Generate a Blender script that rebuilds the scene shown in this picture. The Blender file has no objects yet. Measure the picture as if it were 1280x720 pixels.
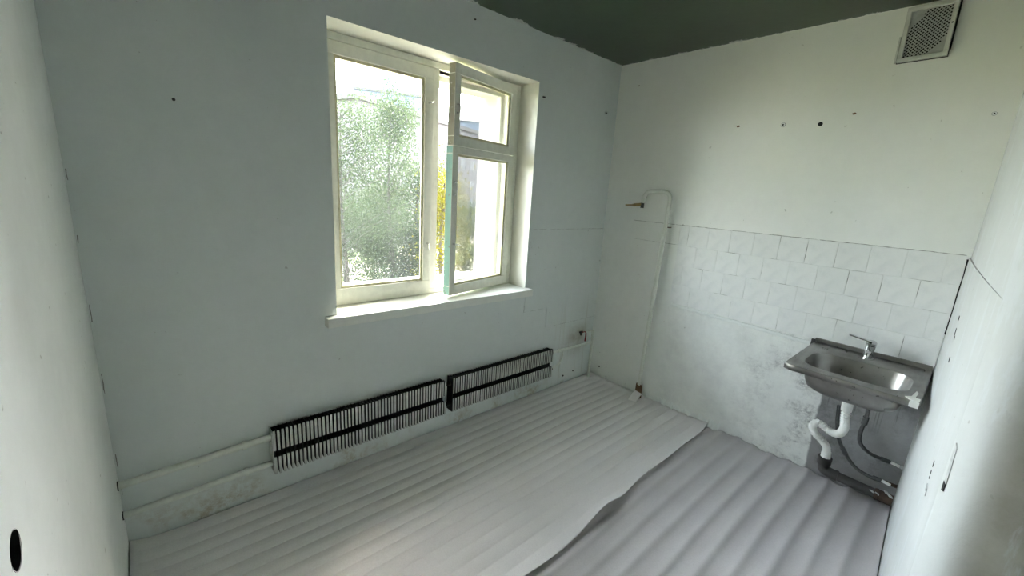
import bpy, bmesh, math, random
from mathutils import Vector, Matrix
S = bpy.context.scene
C = S.collection
rnd = random.Random(7)

# ------------------------------------------------------------------ camera
CAM = Vector((-3.0851, -2.2392, 1.6599))
YAW, PIT, ROL, FPX = math.radians(47.793), math.radians(-13.052), math.radians(3.64), 520.06
fw = Vector((math.cos(YAW)*math.cos(PIT), math.sin(YAW)*math.cos(PIT), math.sin(PIT)))
rt = Vector((math.sin(YAW), -math.cos(YAW), 0))
up = rt.cross(fw)
rt2 = rt*math.cos(ROL) + up*math.sin(ROL)
up2 = -rt*math.sin(ROL) + up*math.cos(ROL)
cd = bpy.data.cameras.new('camera'); cam = bpy.data.objects.new('camera', cd); C.objects.link(cam)
cd.sensor_width = 36.0; cd.lens = FPX/1280*36.0; cd.clip_start = 0.02; cd.clip_end = 600
cam.matrix_world = Matrix(((rt2.x, up2.x, -fw.x, CAM.x), (rt2.y, up2.y, -fw.y, CAM.y), (rt2.z, up2.z, -fw.z, CAM.z), (0, 0, 0, 1)))
S.camera = cam

# ------------------------------------------------------------------ sky, sun, exposure
SKY = 12.5
SUN = 10.0
w = bpy.data.worlds.new('sky'); S.world = w; w.use_nodes = True
bg = w.node_tree.nodes['Background']
sky = w.node_tree.nodes.new('ShaderNodeTexSky'); sky.sky_type = 'NISHITA'; sky.sun_disc = False
sky.sun_elevation = math.radians(47.0); sky.sun_rotation = math.atan2(.863, .505)    # clockwise from +y
sky.dust_density = 6.0; sky.air_density = 1.0; sky.ozone_density = 1.0
hz = w.node_tree.nodes.new('ShaderNodeMix'); hz.data_type = 'RGBA'                  # thin white summer haze over the blue
hz.inputs['Factor'].default_value = 0.88; hz.inputs['B'].default_value = (0.96, 0.995, 1.03, 1)
w.node_tree.links.new(sky.outputs[0], hz.inputs['A']); w.node_tree.links.new(hz.outputs['Result'], bg.inputs['Color']); bg.inputs['Strength'].default_value = SKY
sd = bpy.data.lights.new('sun', 'SUN'); sun = bpy.data.objects.new('sun', sd); C.objects.link(sun)
sd.energy = SUN; sd.angle = math.radians(0.8); sd.color = (1.0, 0.94, 0.82)
el = math.radians(47.0)
tr = Vector((-.863*math.cos(el), -.505*math.cos(el), -math.sin(el)))     # the way the sunlight travels
sun.rotation_euler = tr.to_track_quat('-Z', 'Y').to_euler(); sun.location = (6, 8, 9)
S.view_settings.view_transform = 'Standard'; S.view_settings.look = 'None'
S.view_settings.exposure = 1.18; S.view_settings.gamma = 1.0; S.view_settings.use_curve_mapping = False
S.cycles.use_denoising = True; S.cycles.caustics_reflective = False; S.cycles.caustics_refractive = False
S.cycles.max_bounces = 14; S.cycles.diffuse_bounces = 9; S.cycles.transparent_max_bounces = 16
S.cycles.sample_clamp_indirect = 12

# ------------------------------------------------------------------ materials
class NT:
    def __init__(s, name):
        s.m = bpy.data.materials.new(name); s.m.use_nodes = True
        s.t = s.m.node_tree; s.b = s.t.nodes['Principled BSDF']; s.out = s.t.nodes['Material Output']
        s._tc = None
    def n(s, typ, **kw):
        x = s.t.nodes.new(typ)
        for k, v in kw.items(): setattr(x, k, v)
        return x
    def put(s, sock, v):
        if hasattr(v, 'is_output'): s.t.links.new(v, sock)
        else: sock.default_value = v if not (isinstance(v, tuple) and len(v) == 3 and sock.type == 'RGBA') else (*v, 1)
    def co(s):
        if not s._tc: s._tc = s.n('ShaderNodeTexCoord')
        return s._tc.outputs['Object']
    def mapped(s, scale):
        m = s.n('ShaderNodeMapping'); s.put(m.inputs['Vector'], s.co()); m.inputs['Scale'].default_value = scale
        return m.outputs[0]
    def xyz(s):
        x = s.n('ShaderNodeSeparateXYZ'); s.put(x.inputs[0], s.co()); return x.outputs
    def noise(s, scale, detail=4, rough=0.55, vec=None, dist=0.0):
        x = s.n('ShaderNodeTexNoise'); s.put(x.inputs['Vector'], vec if vec is not None else s.co())
        x.inputs['Scale'].default_value = scale; x.inputs['Detail'].default_value = detail
        x.inputs['Roughness'].default_value = rough; x.inputs['Distortion'].default_value = dist
        return x.outputs['Fac']
    def ramp(s, v, a, b, lo=0.0, hi=1.0):
        x = s.n('ShaderNodeMapRange'); s.put(x.inputs['Value'], v)
        for k, q in zip(('From Min', 'From Max', 'To Min', 'To Max'), (a, b, lo, hi)): s.put(x.inputs[k], q)
        x.clamp = True
        return x.outputs[0]
    def math(s, op, a, b=0.0):
        x = s.n('ShaderNodeMath', operation=op); s.put(x.inputs[0], a); s.put(x.inputs[1], b); return x.outputs[0]
    def mix(s, f, a, b):
        x = s.n('ShaderNodeMix', data_type='RGBA'); s.put(x.inputs['Factor'], f); s.put(x.inputs['A'], a); s.put(x.inputs['B'], b)
        return x.outputs['Result']
    def bump(s, h, strength=0.2, dist=0.002):
        x = s.n('ShaderNodeBump'); s.put(x.inputs['Height'], h); x.inputs['Strength'].default_value = strength
        x.inputs['Distance'].default_value = dist; s.put(s.b.inputs['Normal'], x.outputs[0])
    def done(s, col, rough=0.6, metal=0.0, spec=0.4):
        s.put(s.b.inputs['Base Color'], col); s.put(s.b.inputs['Roughness'], rough); s.put(s.b.inputs['Metallic'], metal)
        s.b.inputs['Specular IOR Level'].default_value = spec
        return s.m
def simple(name, col, rough=0.6, metal=0.0, var=0.15, scale=30, bump=0.0, spec=0.4):
    t = NT(name)
    f = t.ramp(t.noise(scale), 0.35, 0.7)
    c = t.mix(f, col, tuple(q*(1-var) for q in col))
    if bump: t.bump(t.noise(scale*4), bump)
    return t.done(c, rough, metal, spec)

WHITE = (0.83, 0.85, 0.825)
def plaster(name, base=WHITE, kind=None):
    t = NT(name)
    big = t.ramp(t.noise(1.6, 5, 0.6), 0.35, 0.7)
    fine = t.ramp(t.noise(14, 6, 0.65), 0.4, 0.75)
    c = t.mix(big, base, tuple(q*k for q, k in zip(base, (0.93, 0.945, 0.935))))
    c = t.mix(t.math('MULTIPLY', fine, 0.35), c, tuple(q*0.88 for q in base))
    X, Y, Z = t.xyz()
    # small specks and scuffs
    sp = t.ramp(t.noise(33, 2, 0.5), 0.735, 0.76)
    c = t.mix(t.math('MULTIPLY', sp, 0.5), c, (0.3, 0.29, 0.26))
    if kind == 'window':
        # rusty, crumbling foot of the wall below the heaters
        low = t.ramp(Z, 0.05, 0.19, 1.0, 0.0)
        blot = t.math('MULTIPLY', t.ramp(t.noise(3.2, 4, 0.6), 0.5, 0.62), t.ramp(t.noise(24, 8, 0.8), 0.42, 0.58))
        c = t.mix(t.math('MULTIPLY', t.math('MULTIPLY', low, blot), 0.8), c, (0.42, 0.36, 0.25))
        drip = t.ramp(t.noise(1.0, 3, 0.6, vec=t.mapped((22, 1, 0.8))), 0.58, 0.72)
        zone = t.math('MULTIPLY', t.ramp(X, -1.0, -0.35), t.ramp(Z, 0.85, 0.5))
        c = t.mix(t.math('MULTIPLY', t.math('MULTIPLY', drip, zone), 0.45), c, (0.42, 0.40, 0.30))
        c = t.mix(t.math('MULTIPLY', t.math('MULTIPLY', t.ramp(X, -0.42, -0.28), t.ramp(X, -0.04, -0.16)),
                  t.math('MULTIPLY', t.math('MULTIPLY', t.ramp(Z, 0.56, 0.45), t.ramp(Z, 0.2, 0.38)), t.ramp(t.noise(9, 5), 0.3, 0.6, 0.15, 0.75))), c, (0.36, 0.33, 0.26))
    if kind == 'sink':
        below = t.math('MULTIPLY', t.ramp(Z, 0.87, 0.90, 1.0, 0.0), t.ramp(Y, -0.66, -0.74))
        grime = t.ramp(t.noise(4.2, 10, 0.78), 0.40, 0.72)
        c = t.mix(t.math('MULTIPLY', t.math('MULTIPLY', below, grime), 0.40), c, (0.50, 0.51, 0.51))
        # black mould and scratches left of and under the sink
        zone = t.math('MULTIPLY', t.ramp(Y, -1.20, -1.66), below)
        scr = t.math('MULTIPLY', t.ramp(t.noise(5.5, 6, 0.7), 0.46, 0.64), t.ramp(t.noise(48, 10, 0.85, vec=t.mapped((1, 0.7, 1))), 0.42, 0.62))
        c = t.mix(t.math('MULTIPLY', t.math('MULTIPLY', zone, scr), 0.95), c, (0.12, 0.12, 0.125))
        # bare cement panel with runs under the sink
        edge = t.math('ADD', Y, t.ramp(t.noise(6, 4), 0.3, 0.7, -0.01, 0.01))
        pz = t.math('MULTIPLY', t.ramp(edge, -1.775, -1.785), t.ramp(Z, 0.86, 0.84))
        run = t.math('MULTIPLY', t.ramp(t.noise(1.0, 2, 0.5, vec=t.mapped((1, 42, 1.3))), 0.56, 0.62), t.ramp(Z, 0.40, 0.50))
        cem = t.mix(run, (0.27, 0.27, 0.265), (0.15, 0.15, 0.145))
        cem = t.mix(t.ramp(t.noise(5, 6, 0.7), 0.42, 0.68), cem, (0.33, 0.335, 0.335))
        c = t.mix(pz, c, t.mix(t.math('MULTIPLY', t.ramp(t.noise(3.5, 8, 0.75), 0.52, 0.66), 0.7), cem, (0.13, 0.13, 0.13)))
        # yellowish upper wall, whiter near the tiles
        ye = t.ramp(Z, 1.5, 2.3)
        c = t.mix(t.math('MULTIPLY', ye, 0.5), c, (0.86, 0.85, 0.745))
        # crumbling white foot
        ft = t.math('MULTIPLY', t.ramp(Z, 0.10, 0.04), t.ramp(t.noise(16, 6, 0.7), 0.60, 0.68))
        c = t.mix(t.math('MULTIPLY', ft, 0.5), c, (0.3, 0.3, 0.28))
    if kind == 'end':
        c = t.mix(t.ramp(Y, -2.345, -2.40), c, t.mix(t.ramp(t.noise(5, 6, 0.7), 0.4, 0.65), (0.50, 0.49, 0.43), (0.40, 0.38, 0.32)))  # corridor side painted darker, its shade put into the colour
        peel = t.ramp(t.noise(3.0, 7, 0.7, vec=t.mapped((2.2, 2.2, 0.5))), 0.55, 0.585)
        c = t.mix(t.math('MULTIPLY', peel, 0.45), c, (0.60, 0.63, 0.64))
        chip = t.ramp(t.noise(20, 5, 0.6, vec=t.mapped((1, 1, 0.35))), 0.70, 0.72)
        c = t.mix(t.math('MULTIPLY', chip, 0.5), c, (0.45, 0.46, 0.44))
    t.bump(t.math('ADD', t.noise(9, 6, 0.6), t.math('MULTIPLY', t.noise(70, 3), 0.25)), 0.35, 0.004)
    return t.done(c, 0.8, 0, 0.18)
M = {}
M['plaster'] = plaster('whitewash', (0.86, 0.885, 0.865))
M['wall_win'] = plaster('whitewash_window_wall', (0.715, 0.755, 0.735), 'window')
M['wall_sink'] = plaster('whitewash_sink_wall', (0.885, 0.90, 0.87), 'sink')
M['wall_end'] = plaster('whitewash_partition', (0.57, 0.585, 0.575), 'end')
M['reveal'] = simple('reveal_paint', (0.82, 0.81, 0.72), 0.5, var=0.08, scale=8, bump=0.1)
M['outer'] = simple('outer_reveal_render', (0.60, 0.565, 0.50), 0.7, var=0.1, scale=5, bump=0.1)
M['brick_out'] = simple('outside_render', (0.5, 0.48, 0.44), 0.8)
def tile_mat():
    t = NT('painted_tile')
    info = t.n('ShaderNodeObjectInfo')
    c = t.mix(t.ramp(info.outputs['Random'], 0, 1), (0.83, 0.845, 0.83), (0.79, 0.805, 0.79))
    c = t.mix(t.math('MULTIPLY', t.ramp(t.noise(18, 5, 0.65), 0.45, 0.72), 0.35), c, (0.62, 0.65, 0.65))
    t.bump(t.noise(30, 4), 0.15, 0.002)
    return t.done(c, 0.4, 0, 0.45)
M['tile'] = tile_mat()
M['frame'] = simple('window_white_paint', (0.80, 0.81, 0.72), 0.42, var=0.1, scale=25, bump=0.08)
def old_paint(name, col, under):
    t = NT(name)
    f = t.ramp(t.noise(26, 6, 0.7), 0.60, 0.64)
    return t.done(t.mix(f, col, under), 0.55)
M['teal'] = old_paint('old_turquoise_paint', (0.30, 0.54, 0.47), (0.30, 0.26, 0.20))
M['brownedge'] = old_paint('weathered_wood_edge', (0.34, 0.33, 0.25), (0.62, 0.63, 0.55))
M['outer_dark'] = old_paint('darkened_outer_wood', (0.20, 0.19, 0.16), (0.38, 0.37, 0.33))  # outer sash side made dark to cut its bounce onto the mullion
M['putty'] = simple('yellowed_putty', (0.70, 0.67, 0.44), 0.6, var=0.3, scale=40)
def ceil_mat():
    t = NT('green_ceiling_paint')
    X, Y, Z = t.xyz()
    c = t.mix(t.ramp(t.noise(2.2, 5), 0.3, 0.7), (0.032, 0.056, 0.031), (0.022, 0.035, 0.022))
    n1 = t.ramp(t.noise(6.5, 8, 0.75, dist=0.3), 0.50, 0.72, 0.0, 0.055)
    dmin = t.math('MULTIPLY', t.math('MAXIMUM', X, Y), -1.0)
    e = t.ramp(t.math('SUBTRACT', dmin, n1), 0.0, 0.003, 1.0, 0.0)
    c = t.mix(e, c, (0.55, 0.57, 0.53))
    t.bump(t.noise(20, 5), 0.2, 0.003)
    return t.done(c, 0.35, 0, 0.5)
M['ceiling'] = ceil_mat()
def foam(name, a, b):
    t = NT(name)
    c = t.mix(t.ramp(t.noise(2.5, 5), 0.35, 0.7), a, b)
    c = t.mix(t.math('MULTIPLY', t.ramp(t.noise(160, 2), 0.4, 0.7), 0.25), c, tuple(q*0.8 for q in b))
    t.bump(t.noise(220, 2), 0.12, 0.001)
    return t.done(c, 0.42, 0, 0.45)
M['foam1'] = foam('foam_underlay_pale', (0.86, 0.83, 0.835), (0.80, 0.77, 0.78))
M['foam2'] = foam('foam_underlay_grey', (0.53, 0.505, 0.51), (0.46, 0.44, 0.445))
M['concrete'] = simple('concrete', (0.3, 0.3, 0.29), 0.85, var=0.3, scale=6, bump=0.2)
M['pipe'] = simple('white_pipe_paint', (0.75, 0.78, 0.71), 0.4, var=0.12, scale=30, bump=0.05)
M['fin_face'] = simple('fin_white_paint', (0.58, 0.60, 0.56), 0.45, var=0.25, scale=12)
M['fin_dark'] = simple('fin_dark_steel', (0.035, 0.037, 0.035), 0.6, var=0.3)
M['iron'] = simple('cast_iron', (0.055, 0.053, 0.05), 0.55, var=0.4, scale=18, bump=0.3)
M['rust'] = simple('rusty_iron', (0.085, 0.055, 0.038), 0.8, var=0.6, scale=25, bump=0.3)
M['steel'] = None
def steel():
    t = NT('brushed_stainless')
    f = t.noise(1.0, 4, 0.6, vec=t.mapped((6, 60, 60)))
    c = t.mix(t.ramp(t.noise(6, 3, 0.5), 0.40, 0.70), (0.33, 0.325, 0.31), (0.22, 0.213, 0.20))
    return t.done(c, t.ramp(f, 0.3, 0.7, 0.26, 0.42), 0.95)
M['steel'] = steel()
M['chrome'] = simple('chrome', (0.70, 0.71, 0.71), 0.12, 1.0, var=0.1)
M['brass'] = simple('tarnished_brass', (0.34, 0.25, 0.09), 0.4, 0.9, var=0.4)
M['plastic'] = simple('white_plastic', (0.80, 0.81, 0.78), 0.4, var=0.1)
M['hose'] = simple('grey_braided_hose', (0.10, 0.105, 0.105), 0.5, 0.3, var=0.4, scale=120)
M['black'] = simple('black_void', (0.008, 0.008, 0.008), 0.9)
M['red'] = simple('red_paint', (0.30, 0.035, 0.03), 0.5)
M['cardboard'] = simple('brown_cardboard', (0.22, 0.13, 0.07), 0.85, var=0.3)
M['vent_plate'] = simple('vent_plate_grey', (0.46, 0.47, 0.44), 0.5, var=0.25, scale=25)
M['vent'] = simple('vent_white_paint', (0.66, 0.665, 0.60), 0.5, var=0.18, scale=20, bump=0.1)
def glass(name, haze, tint=(0.95, 0.97, 0.96)):
    t = NT(name)
    t.t.nodes.remove(t.b)
    tp = t.n('ShaderNodeBsdfTransparent'); t.put(tp.inputs[0], tint)
    gl = t.n('ShaderNodeBsdfGlossy'); gl.inputs['Roughness'].default_value = 0.02
    fr = t.n('ShaderNodeFresnel'); fr.inputs['IOR'].default_value = 1.45
    ms = t.n('ShaderNodeMixShader'); t.put(ms.inputs[0], t.math('MULTIPLY', fr.outputs[0], 0.8))
    t.t.links.new(tp.outputs[0], ms.inputs[1]); t.t.links.new(gl.outputs[0], ms.inputs[2])
    last = ms
    if haze:
        st = t.ramp(t.noise(1.0, 5, 0.65, vec=t.mapped((60, 1, 2.2))), 0.3, 0.75)
        cl = t.ramp(t.noise(5, 5, 0.6), 0.3, 0.7)
        f = t.math('ADD', haze*0.45, t.math('MULTIPLY', t.math('ADD', t.math('MULTIPLY', st, 0.65), t.math('MULTIPLY', cl, 0.35)), haze*1.1))
        trn = t.n('ShaderNodeBsdfTranslucent'); trn.inputs[0].default_value = (0.58, 0.63, 0.68, 1)
        m2 = t.n('ShaderNodeMixShader'); t.put(m2.inputs[0], f)
        t.t.links.new(ms.outputs[0], m2.inputs[1]); t.t.links.new(trn.outputs[0], m2.inputs[2]); last = m2
    t.t.links.new(last.outputs[0], t.out.inputs['Surface'])
    return t.m
M['glass_dirty'] = glass('dusty_window_glass', 0.008)
M['glass'] = glass('window_glass', 0.004)

# ------------------------------------------------------------------ mesh builder
class MB:
    def __init__(s): s.v = []; s.f = []; s.mi = []; s.cur = 0
    def add(s, vs, fs):
        o = len(s.v); s.v += [tuple(q) for q in vs]
        for f in fs: s.f.append([i+o for i in f]); s.mi.append(s.cur)
        return s
    def box(s, a, b):
        x0, x1 = sorted((a[0], b[0])); y0, y1 = sorted((a[1], b[1])); z0, z1 = sorted((a[2], b[2]))
        return s.add([(x0,y0,z0),(x1,y0,z0),(x1,y1,z0),(x0,y1,z0),(x0,y0,z1),(x1,y0,z1),(x1,y1,z1),(x0,y1,z1)],
                     [(0,3,2,1),(4,5,6,7),(0,1,5,4),(1,2,6,5),(2,3,7,6),(3,0,4,7)])
    def obox(s, c, ax, ay, az, hx, hy, hz):
        c, ax, ay, az = Vector(c), Vector(ax).normalized(), Vector(ay).normalized(), Vector(az).normalized()
        vs = [c + ax*hx*i + ay*hy*j + az*hz*k for k in (-1, 1) for (i, j) in ((-1,-1),(1,-1),(1,1),(-1,1))]
        return s.add(vs, [(0,3,2,1),(4,5,6,7),(0,1,5,4),(1,2,6,5),(2,3,7,6),(3,0,4,7)])
    def prism(s, poly, lo, hi, axis=2):
        # poly: 2-D points, extruded along axis from lo to hi
        def P(q, t):
            return {0: (t, q[0], q[1]), 1: (q[0], t, q[1]), 2: (q[0], q[1], t)}[axis]
        n = len(poly)
        return s.add([P(q, lo) for q in poly] + [P(q, hi) for q in poly],
                     [list(range(n))[::-1], list(range(n, 2*n))] + [(i, (i+1) % n, n+(i+1) % n, n+i) for i in range(n)])
    def tube(s, pts, r, seg=12, caps=True):
        pts = [Vector(q) for q in pts]; rs = r if isinstance(r, (list, tuple)) else [r]*len(pts)
        T = [(pts[min(i+1, len(pts)-1)] - pts[max(i-1, 0)]).normalized() for i in range(len(pts))]
        n = T[0].orthogonal().normalized(); vs = []
        for i, q in enumerate(pts):
            n = (n - T[i]*n.dot(T[i])).normalized(); b = T[i].cross(n)
            for k in range(seg):
                a = 2*math.pi*k/seg; vs.append(q + (n*math.cos(a) + b*math.sin(a))*rs[i])
        fs = [(i*seg+k, i*seg+(k+1) % seg, (i+1)*seg+(k+1) % seg, (i+1)*seg+k) for i in range(len(pts)-1) for k in range(seg)]
        if caps: fs += [list(range(seg))[::-1], [(len(pts)-1)*seg+k for k in range(seg)]]
        return s.add(vs, fs)
    def build(s, name, mats, parent=None, smooth=None, bevel=0.0, recalc=True):
        me = bpy.data.meshes.new(name); me.from_pydata(s.v, [], s.f)
        mats = mats if isinstance(mats, (list, tuple)) else [mats]
        for m in mats: me.materials.append(m)
        me.polygons.foreach_set('material_index', s.mi)
        if recalc or bevel:
            bm = bmesh.new(); bm.from_mesh(me)
            if recalc: bmesh.ops.recalc_face_normals(bm, faces=bm.faces)
            if bevel: bmesh.ops.bevel(bm, geom=bm.edges[:], offset=bevel, segments=2, affect='EDGES', profile=0.6, clamp_overlap=True)
            bm.to_mesh(me); bm.free()
        if smooth is not None and not bevel:          # bevelled flat pieces keep flat faces
            me.polygons.foreach_set('use_smooth', [True]*len(me.polygons)); me.set_sharp_from_angle(angle=math.radians(smooth))
        me.update()
        o = bpy.data.objects.new(name, me); C.objects.link(o)
        if parent: o.parent = parent
        return o
def spline(pts, n=8):
    P = [Vector(q) for q in pts]; P = [P[0]*2-P[1]] + P + [P[-1]*2-P[-2]]; out = []
    for i in range(1, len(P)-2):
        a, b, c, d = P[i-1:i+3]
        for k in range(n):
            t = k/n
            out.append(0.5*((2*b) + (c-a)*t + (2*a-5*b+4*c-d)*t*t + (3*b-a-3*c+d)*t**3))
    out.append(P[-2]); return out
def empty(name, loc=(0, 0, 0)):
    o = bpy.data.objects.new(name, None); C.objects.link(o); o.location = loc; o.empty_display_size = 0.05
    return o
def tag(o, label=None, cat=None, group=None, kind=None):
    if label: o['label'] = label
    if cat: o['category'] = cat
    if group: o['group'] = group
    if kind: o['kind'] = kind
    return o
def share(src, name, parent, loc, rot=(0, 0, 0)):
    o = bpy.data.objects.new(name, src.data); C.objects.link(o); o.parent = parent; o.location = loc; o.rotation_euler = rot
    return o

# ------------------------------------------------------------------ room shell
H = 2.711; XL = -3.27; YB = -3.7
WX0, WX1, WZ0, WZ1 = -2.33, -0.92, 0.93, 2.405
FY = 0.185                                     # plane of the inner window frame
OX0, OX1, OZ0, OZ1, OY = -2.30, -0.945, 0.93, 2.365, 0.63

b = MB(); b.box((XL-0.15, YB-0.15, -0.12), (0.2, 0.63, 0.0))
tag(b.build('floor', M['concrete']), 'bare concrete floor under the foam underlay', 'floor', kind='structure')
b = MB(); b.box((XL-0.15, YB-0.15, H), (0.2, 0.63, H+0.15))
tag(b.build('ceiling', M['ceiling']), 'dark green painted ceiling with ragged white paint edges', 'ceiling', kind='structure')

# window wall with a stepped opening
def ring(bm, y0, y1, x0, x1, z0, z1, X0, X1, Z0, Z1):
    bm.box((X0, y0, Z0), (X1, y1, z0)); bm.box((X0, y0, z1), (X1, y1, Z1))
    bm.box((X0, y0, z0), (x0, y1, z1)); bm.box((x1, y0, z0), (X1, y1, z1))
def wall_ring(bm, y0, y1, x0, x1, z0, z1, X0, X1, Z0, Z1):
    # one seamless skin: front and back faces with a hole, reveals, outer edges
    def lo(y): return [(X0,y,Z0),(X1,y,Z0),(X1,y,Z1),(X0,y,Z1),(x0,y,z0),(x1,y,z0),(x1,y,z1),(x0,y,z1)]
    vs = lo(y0) + lo(y1); fs = []
    for i in range(4):
        j = (i+1) % 4
        fs += [(i, j, 4+j, 4+i), (8+i, 12+i, 12+j, 8+j), (i, 8+i, 8+j, j), (4+i, 4+j, 12+j, 12+i)]
    mi = []
    bm.add(vs, fs)
    for k in range(len(fs)):
        if k % 4 == 3: bm.mi[len(bm.mi)-len(fs)+k] = 1
        if k % 4 == 1: bm.mi[len(bm.mi)-len(fs)+k] = 2
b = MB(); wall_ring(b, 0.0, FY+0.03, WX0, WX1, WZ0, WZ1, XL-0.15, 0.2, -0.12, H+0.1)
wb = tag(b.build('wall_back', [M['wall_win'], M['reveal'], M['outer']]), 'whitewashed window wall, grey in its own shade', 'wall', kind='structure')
b = MB(); wall_ring(b, FY+0.03, OY, OX0, OX1, OZ0, OZ1, XL-0.15, 0.2, -0.12, H+0.1)
b.build('outer_wall_leaf', [M['outer'], M['outer'], M['brick_out']], wb)
# unseen rest of the house front, added to block sky light over the yard
b = MB(); wall_ring(b, OY-0.25, OY, XL-0.15, 0.2, -0.12, H+0.1, -34, 26, -6.2, 9.5)
b.build('house_front', [M['brick_out'], M['brick_out'], M['brick_out']], wb)
# stepped plaster panel (old tiling painted over) right of the window
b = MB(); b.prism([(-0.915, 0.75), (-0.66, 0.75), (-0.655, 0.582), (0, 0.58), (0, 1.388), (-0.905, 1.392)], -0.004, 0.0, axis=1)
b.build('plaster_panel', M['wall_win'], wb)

# sink wall
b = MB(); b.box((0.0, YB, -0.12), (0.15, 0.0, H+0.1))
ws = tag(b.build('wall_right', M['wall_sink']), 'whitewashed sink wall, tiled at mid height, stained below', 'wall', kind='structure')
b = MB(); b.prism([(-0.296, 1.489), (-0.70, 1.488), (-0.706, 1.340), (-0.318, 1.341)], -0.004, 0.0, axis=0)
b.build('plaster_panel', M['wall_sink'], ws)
# glazed tiles under paint, row by row
P = 0.152; G = 0.0030; Y0 = -2.1415; ZT = 1.488; YL, YR = -0.706, -2.213
tmesh = {}
def grout_mat():
    t = NT('tile_joint')
    f = t.ramp(t.noise(6, 4, 0.6), 0.50, 0.66)
    return t.done(t.mix(f, (0.80, 0.82, 0.80), (0.26, 0.26, 0.235)), 0.8)
M['grout'] = grout_mat()
q = MB(); q.box((-0.0022, YR, ZT-4*P+0.002), (0.0, YL, ZT-0.001)); q.build('tile_joint', M['grout'], ws)
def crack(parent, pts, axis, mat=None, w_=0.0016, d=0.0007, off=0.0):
    # thin dark strip drawn as an irregular crack, shade put into its colour, along a polyline on a wall; axis 0: points are (y, z) on x=0, axis 1: (x, z) on y=0
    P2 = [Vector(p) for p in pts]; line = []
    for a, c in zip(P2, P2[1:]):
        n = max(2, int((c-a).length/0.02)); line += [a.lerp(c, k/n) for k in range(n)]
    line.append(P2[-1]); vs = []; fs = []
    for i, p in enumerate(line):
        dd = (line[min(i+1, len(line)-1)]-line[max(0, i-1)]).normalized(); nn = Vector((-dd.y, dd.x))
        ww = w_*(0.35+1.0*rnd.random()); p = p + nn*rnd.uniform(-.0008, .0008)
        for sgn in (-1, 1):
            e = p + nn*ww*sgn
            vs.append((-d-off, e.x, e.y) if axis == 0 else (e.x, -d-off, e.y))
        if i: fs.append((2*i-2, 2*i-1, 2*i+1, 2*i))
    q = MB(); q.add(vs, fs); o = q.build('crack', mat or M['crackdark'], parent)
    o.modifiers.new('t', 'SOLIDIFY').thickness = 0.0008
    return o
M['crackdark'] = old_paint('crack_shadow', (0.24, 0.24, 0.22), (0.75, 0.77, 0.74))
nt = 0
for r in range(4):
    off = (0.0, 0.0721, 0.0025, 0.0735)[r]
    z1, z0 = ZT - r*P - G/2, ZT - (r+1)*P + G/2
    k = -2
    while True:
        ya, yb = Y0 + off + k*P + G/2, Y0 + off + (k+1)*P - G/2
        k += 1
        if ya > YL: break
        ya, yb = max(ya, YR), min(yb, YL)
        if yb - ya < 0.012: continue
        wd = round(yb - ya, 3)
        if wd not in tmesh:
            q = MB(); q.box((-0.005, -wd/2, -(P-G)/2), (0.0, wd/2, (P-G)/2))
            o = q.build('tile', M['tile'], ws, smooth=30, bevel=0.0011); tmesh[wd] = o
            o.location = (0, (ya+yb)/2, (z0+z1)/2)
        else:
            o = share(tmesh[wd], 'tile', ws, (0, (ya+yb)/2, (z0+z1)/2))
        o.location.x = 0.0012*rnd.random()
        o.rotation_euler = (rnd.uniform(-.004, .004), rnd.uniform(-.004, .004), rnd.uniform(-.005, .005))
        nt += 1
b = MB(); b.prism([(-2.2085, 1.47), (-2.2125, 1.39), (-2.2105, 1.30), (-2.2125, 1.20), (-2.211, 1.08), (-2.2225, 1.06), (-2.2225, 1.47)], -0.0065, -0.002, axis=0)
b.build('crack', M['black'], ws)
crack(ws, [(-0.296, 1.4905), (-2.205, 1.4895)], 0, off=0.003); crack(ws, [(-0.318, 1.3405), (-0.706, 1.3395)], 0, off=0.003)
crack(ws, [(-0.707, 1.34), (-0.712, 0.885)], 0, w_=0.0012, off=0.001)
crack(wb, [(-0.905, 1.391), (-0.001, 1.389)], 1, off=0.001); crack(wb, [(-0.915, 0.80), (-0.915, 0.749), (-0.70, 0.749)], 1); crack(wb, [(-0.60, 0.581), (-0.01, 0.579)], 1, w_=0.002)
for za, zb in ((1.13, 1.06), (0.84, 0.75), (1.64, 1.60), (1.40, 1.37), (0.47, 0.41), (0.30, 0.27)):
    crack(wb, [(XL+0.006, za), (XL+0.006, zb)], 1, w_=0.0014)
# crumbled plaster ledge below the tiles and foot of the wall
for (ya, yb, z, nm) in ((-0.72, -1.66, 0.876, 'plaster_ledge'),):
    q = MB(); n = 60
    pts = [((0.0), 0.0)]
    vs = []; fs = []
    for i in range(n+1):
        y = ya + (yb-ya)*i/n; d = 0.0035 + 0.003*rnd.random(); zz = z - 0.02*i/n + rnd.uniform(-.003, .003)
        vs += [(0.0, y, zz+0.006), (-d, y, zz+0.002), (-d, y, zz-0.008-0.008*rnd.random()), (0.0, y, zz-0.022)]
        if i: 
            a = 4*(i-1)
            fs += [(a+k, a+k+1, a+k+5, a+k+4) for k in range(3)]
    q.add(vs, fs); q.build(nm, M['plaster'], ws, recalc=True)
q = MB(); vs = []; fs = []; n = 70
for i in range(n+1):
    y = -0.62 - 0.62*i/n; hgt = 0.035 + 0.03*rnd.random(); d = 0.010 + 0.012*rnd.random()
    vs += [(0.0, y, hgt+0.015), (-0.004, y, hgt), (-d, y, 0.012+0.012*rnd.random()), (-d-0.006, y, 0.0)]
    if i:
        a = 4*(i-1); fs += [(a+k, a+k+1, a+k+5, a+k+4) for k in range(3)]
q.add(vs, fs); q.build('mortar_fillet', M['plaster'], ws)

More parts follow.
